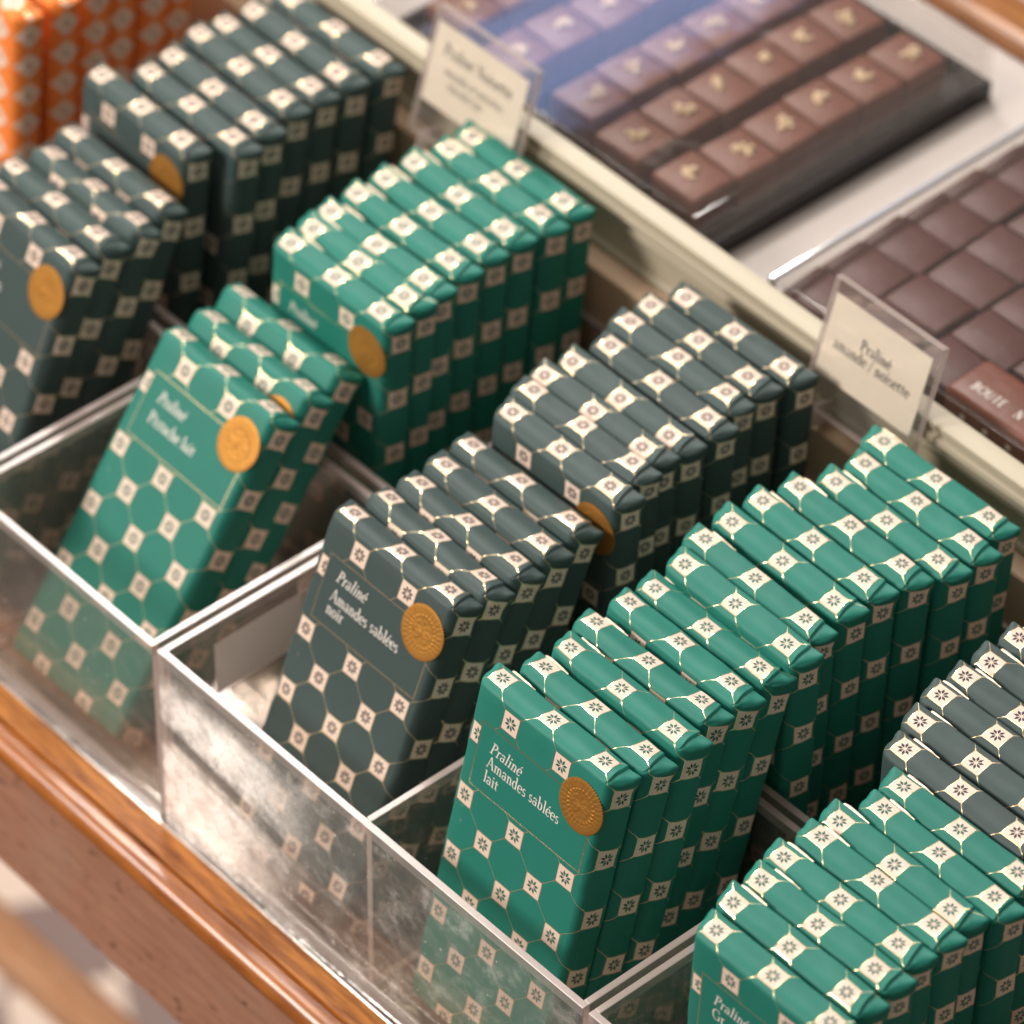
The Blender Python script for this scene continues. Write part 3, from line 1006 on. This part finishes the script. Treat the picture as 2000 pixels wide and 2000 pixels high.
rail = empty('counter_front_rail', (0, 0, 0), -0.016)
tag(rail, 'varnished oak front rail of the counter with rounded nosing', 'counter rail')
prof = [(-0.46, -7.86), (-1.40, -7.86), (-1.44, -7.90), (-1.46, -8.05), (-1.46, -9.14), (-0.46, -9.14)]
ob('top_strip', extrude_profile('top_strip', prof, -70, 80), (MAT['wood_top'],), rail)
prof = []
for k in range(19):
    a = math.radians(98 + k * 168 / 18)
    prof.append((-1.93 + 0.53 * math.cos(a), -8.50 + 0.60 * math.sin(a)))
prof += [(-1.84, -9.14), (-1.48, -9.14), (-1.48, -8.10), (-1.60, -7.98)]
ob('nosing', extrude_profile('nosing', prof, -70, 80), (MAT['wood_nosing'],), rail)
pf = [(-0.46, -9.15), (-1.98, -9.15), (-2.02, -9.20), (-2.02, -15.1), (-1.94, -15.2), (-0.46, -15.2)]
ob('apron', extrude_profile('apron', pf, -70, 80), (MAT['wood_face'],), rail)
trim = ob('shelf_trim', extrude_profile('shelf_trim', [(-0.42 + 0.075 * math.cos(k * math.pi / 6), -7.93 + 0.075 * math.sin(k * math.pi / 6)) for k in range(12)], -60, 70), (plain('polished_metal', (0.80, 0.79, 0.77), 0.16, metal=1.0),))
trim.rotation_euler = (0, 0, -0.0145)
tag(trim, 'thin bright metal trim between the trays and the oak front rail', 'trim')

ledge = empty('display_ledge', (0, 0, 0), -0.022)
tag(ledge, 'cream painted moulded ledge between the bars and loose chocolates', 'ledge')
yb = 24.65
lp = [(yb, 3.0), (yb, 6.0), (yb - 0.05, 6.08), (yb - 0.75, 6.08), (yb - 0.86, 6.02), (yb - 0.88, 5.86), (yb - 0.80, 5.78),
      (yb - 0.80, 5.62), (yb - 0.96, 5.55), (yb - 1.00, 5.36), (yb - 0.94, 5.25), (yb - 0.70, 5.15), (yb - 0.66, 4.95),
      (yb - 0.78, 4.86), (yb - 0.82, 4.70), (yb - 0.76, 4.58), (yb - 0.68, 4.50), (yb - 0.68, 3.40), (yb - 0.78, 3.32), (yb - 0.82, 3.15), (yb - 0.78, 3.02)]
ob('moulding', extrude_profile('moulding', lp, -60, 70), (MAT['ledge_paint'],), ledge)
sp = [(yb, 2.98), (yb - 0.70, 2.98), (yb - 1.50, 2.86), (yb - 1.56, 2.78), (yb - 1.56, -9.1), (yb, -9.1)]
ob('backboard', extrude_profile('backboard', sp, -60, 70, False), (paint_mat('tan_board', (0.60, 0.42, 0.28)),), ledge)

# ------------------------------------------------------------------ signs in clear holders
def sign(label, xc, zb, width, height, lines):
    root = empty('sign_holder', (xc, 22.85, zb))
    tag(root, label, 'sign', 'cream signs in clear holders')
    root.rotation_euler = (-0.295, 0, -0.02)
    h, wd = height, width
    lo = -1.35
    ob('clear_front', box_mesh('clear_front', -wd / 2, wd / 2, -0.13, -0.03, lo, h, 0.02, ('x0', 'x1', 'z0', 'z1'), 1), (MAT['sign_clear'], MAT['edge']), root)
    ob('clear_back', box_mesh('clear_back', -wd / 2, wd / 2, 0.03, 0.16, lo, h, 0.02, ('x0', 'x1', 'z0', 'z1'), 1), (MAT['sign_clear'], MAT['edge']), root)
    ob('paper_sign', box_mesh('paper_sign', -wd / 2 + 0.16, wd / 2 - 0.42, -0.012, 0.012, 0.0, h - 0.62, 0.003, (), 1), (MAT['card'],), root)
    me = text_mesh('sign_text', lines, lambda x, z, lift: (x, -0.012 - lift, z))
    ob('sign_text', me, (MAT['ink_dark'],), root)
    for sx in (-1, 1):
        ob('foot', box_mesh('foot', sx * (wd / 2 - 0.4) - 0.1, sx * (wd / 2 - 0.4) + 0.1, 0.17, 1.3, lo - 1.0, lo - 0.02, 0.03, ('x0', 'x1', 'z0', 'z1'), 1), (MAT['sign_clear'], MAT['edge']), root)
    return root


MAT['sign_clear'] = acrylic_mat('sign_holder_acrylic', (0.985, 0.98, 0.975), 0.02, 0.045, 0.0)
sign('cream sign in clear holder reading Praliné amande / noisette', 11.1, 5.5, 5.3, 3.8,
     [('Praliné', -0.1, 1.76, 0.45, 0, 1.2, True), ('amande / noisette', -0.13, 1.24, 0.455, 0, 1.1, True)])
sign('cream sign in clear holder with three blurred lines, near the orange bars', -9.58, 5.55, 5.6, 3.9,
     [('Praliné Noisette', -0.15, 2.15, 0.50, 0, 1.1, True), ('amandes et noisettes', -0.15, 1.45, 0.34, 0, 0.9, True), ('chocolat lait', -0.5, 0.95, 0.34, 0, 0.9, True)])

# ------------------------------------------------------------------ loose chocolates behind the ledge
top = ob('counter_top', box_mesh('counter_top', -70, 60, 24.75, 43.9, 1.8, 3.0, 0.05, (), 1), (MAT['marble'],))
tag(top, kind='structure')
rb = ob('back_rail', extrude_profile('back_rail', [(43.95, 1.8), (43.95, 3.7), (44.2, 4.0), (45.0, 4.05), (46.2, 3.6), (46.5, 3.0), (46.5, 1.8)], -60, 60), (MAT['wood_far'],))
tag(rb, 'dark oak rail along the far side of the counter', 'counter rail')


def open_box(label, x0, x1, y0, y1, zb, wall, mat, lid, bright):
    t = empty('display_box', (0, 0, 0), 0)
    tag(t, label, 'box', 'display boxes of loose chocolates')
    ob('base', box_mesh('base', x0, x1, y0, y1, zb, zb + 0.3, 0.03, (), 1), (mat,), t)
    for nm, a in (('wall', (x0, x0 + .2, y0, y1)), ('wall', (x1 - .2, x1, y0, y1)), ('wall', (x0 + .21, x1 - .21, y0, y0 + .2)), ('wall', (x0 + .21, x1 - .21, y1 - .2, y1))):
        ob(nm, box_mesh(nm, a[0], a[1], a[2], a[3], zb + 0.305, zb + 0.3 + wall, 0.03, (), 1), (mat,), t)
    z0, z1 = zb + 0.31 + wall, lid
    for a in ((x0, x0 + .34, y0, y1), (x1 - .34, x1, y0, y1)):
        ob('lid_side', box_mesh('lid_side', a[0], a[1], a[2], a[3], z0, z1, 0.12, ('z1', 'y0', 'y1'), 3), (MAT['lid'], MAT['gloss_edge'] if bright else MAT['lid']), t)
    for a in ((x0 + .36, x1 - .36, y0, y0 + .18), (x0 + .36, x1 - .36, y1 - .18, y1)):
        ob('lid_side', box_mesh('lid_side', a[0], a[1], a[2], a[3], z0, z1, 0.05, ('z1',), 2), (MAT['lid'], MAT['lid']), t)
    ob('lid_top', box_mesh('lid_top', x0 + .36, x1 - .36, y0 + .2, y1 - .2, z1 - 0.14, z1 - 0.02, 0.02, (), 1), (MAT['lid'],), t)
    return t


open_box('black box with clear lid holding milk chocolates topped with nuts', -18.2, -0.1, 25.5, 41.3, 3.02, 0.5, MAT['black_plastic'], 5.55, False)
open_box('black box with clear lid holding plain dark chocolate bricks', 3.7, 24.5, 25.4, 41.0, 3.02, 0.5, MAT['black_plastic'], 5.35, True)

rc = random.Random(11)


def nuts_mesh(seed):
    rr = random.Random(seed)
    bm = bmesh.new()
    for k in range(rr.randint(6, 9)):
        m_ = Matrix.Translation((rr.gauss(0, .17), rr.gauss(0, .17), 0.05)) @ Matrix.Rotation(rr.uniform(0, 3), 4, 'Z') @ Matrix.Diagonal((rr.uniform(.11, .20), rr.uniform(.09, .16), rr.uniform(.08, .14), 1))
        bmesh.ops.create_icosphere(bm, subdivisions=2, radius=1.0, matrix=m_)
    for v in bm.verts:
        v.co += noise.noise_vector(v.co * 5 + Vector((seed, 0, 0))) * 0.03
    for fc in bm.faces:
        fc.smooth = True
    bmesh.ops.scale(bm, vec=(S, S, S), verts=bm.verts)
    me = bpy.data.meshes.new('nut_topping')
    bm.to_mesh(me)
    bm.free()
    me.materials.append(MAT['nut'])
    return me


NUTS = [nuts_mesh(s_) for s_ in range(5)]
SQ = [box_mesh('chocolate_square', -1.14, 1.14, -1.06, 1.06, 0, 1.6, 0.11, (), 3) for _ in range(1)]
SQ[0].materials.append(MAT['milk'])
rows = [(-15.9, 'leftmost row'), (-12.45, 'second row from the left'), (-8.65, 'middle row'), (-5.75, 'second row from the right'), (-2.55, 'rightmost row')]
for ri, (xr, rn) in enumerate(rows):
    for k in range(6):
        y = 28.2 + [0.6, .25, .45, 0, -.05][ri] + k * 2.22
        if y > 40.6:
            continue
        o = bpy.data.objects.new('chocolate_square', SQ[0])
        COL.objects.link(o)
        o.location = Vector((xr + rc.uniform(-.1, .1), y - 0.35, 3.34)) * S
        o.rotation_euler = (0, 0, rc.uniform(-.05, .05))
        tag(o, 'nut topped milk chocolate square, %s from the ledge, %s' % (ORD[k], rn), 'chocolate', 'nut topped chocolate squares')
        n_ = bpy.data.objects.new('nut_topping', NUTS[rc.randrange(5)])
        COL.objects.link(n_)
        n_.parent = o
        n_.location = Vector((rc.uniform(-.12, .12), rc.uniform(-.12, .2), 1.6)) * S
        n_.rotation_euler = (0, 0, rc.uniform(0, 6.28))

BR = box_mesh('chocolate_brick', -1.36, 1.36, -1.01, 1.01, 0, 1.25, 0.07, (), 2)
BR.materials.append(MAT['dark'])
brows = [(5.25, 'row beside the bright wall'), (8.1, 'second row from the bright wall'), (11.0, 'third row from the bright wall'), (13.9, 'fourth row from the bright wall')]
for ri, (xr, rn) in enumerate(brows):
    for k in range(7):
        y = 27.0 + k * 2.1 + ri * 0.3
        if y > 39.7 or (ri == 3 and k < 1):
            continue
        o = bpy.data.objects.new('chocolate_brick', BR)
        COL.objects.link(o)
        tilt = rc.uniform(-.02, .02)
        zz = 3.34
        o.location = Vector((xr + rc.uniform(-.08, .08), y, zz)) * S
        o.rotation_euler = (rc.uniform(0, .05), rc.uniform(-.04, .04), rc.uniform(-.08, .08))
        tag(o, 'dark chocolate brick, %s from the ledge, %s' % (ORD[k], rn), 'chocolate', 'plain dark chocolate bricks')

big = ob('chocolate_slab', box_mesh('chocolate_slab', -2.2, 2.2, -1.15, 1.15, 0, 2.1, 0.28, (), 4), (MAT['milk'],))
big.location = Vector((14.35, 26.9, 3.34)) * S
tag(big, 'big rounded brown chocolate with white lettering BOUTE beside the ledge', 'chocolate')
GL['U'] = (0.74, [st(.15, 1, .15, .3), arc(.37, .3, .22, .28, 180, 360, 10), st(.59, .3, .59, 1, .08)])
me = text_mesh('lettering', [('BOUTE', -1.5, -0.55, 0.42, 0, 1.3, False), ('N', 0.55, -0.55, 0.42, 0, 1.3, False)], lambda x, z, lift: (x, z, 2.1 + lift))
ob('lettering', me, (MAT['ink_white'],), big)
for dx in (-1.2, -.1, 1.0):
    dot = ob('sugar_dot', box_mesh('sugar_dot', -.11, .11, -.02, .02, -.11, .11, .018, (), 1), (MAT['ink_white'],), big)
    dot.location = Vector((dx, -1.16, 1.25)) * S

# ------------------------------------------------------------------ far below: shop floor and a low rail
def floor_mat():
    m = NT('floor_tiles')
    oc = m.coords('Object')
    ch = m.node('ShaderNodeTexChecker')
    m.link(m.mapping(oc, (1, 1, 1), (0, 0, 0.5)), ch.inputs[0])
    ch.inputs['Scale'].default_value = 15
    n = m.noise(oc, 9, 3, 0.5)
    c = m.mix(ch.outputs[1], (0.86, 0.70, 0.58), (0.22, 0.15, 0.14))
    c = m.mix(m.math('MULTIPLY', n, 0.3), c, (0.5, 0.38, 0.3))
    m.set(color=c, rough=0.4)
    return m.m


fl = ob('floor', mesh_from('floor', [(-500, -400, -90), (400, -400, -90), (400, 500, -90), (-500, 500, -90)], [(0, 1, 2, 3)]), (plain('dark_floor', (0.10, 0.072, 0.058), 0.5),))
tag(fl, kind='structure')
ft = ob('floor_tiles', mesh_from('floor_tiles', [(-260, -5, -89.6), (60, -5, -89.6), (60, 260, -89.6), (-260, 260, -89.6)], [(0, 1, 2, 3)]), (floor_mat(),))
tag(ft, kind='structure')
lr = ob('low_rail', box_mesh('low_rail', -140, 90, -1.0, 1.0, -1.0, 1.0, 0.2, (), 2), (wood_mat('pale_oak', (0.62, 0.30, 0.15), (0.80, 0.45, 0.26), 0.2, 0.4),))
lr.location = Vector((0, 13.6, -50)) * S
lr.rotation_euler = (0, 0, -0.01)
tag(lr, 'pale oak rail low under the counter, out of focus', 'rail')
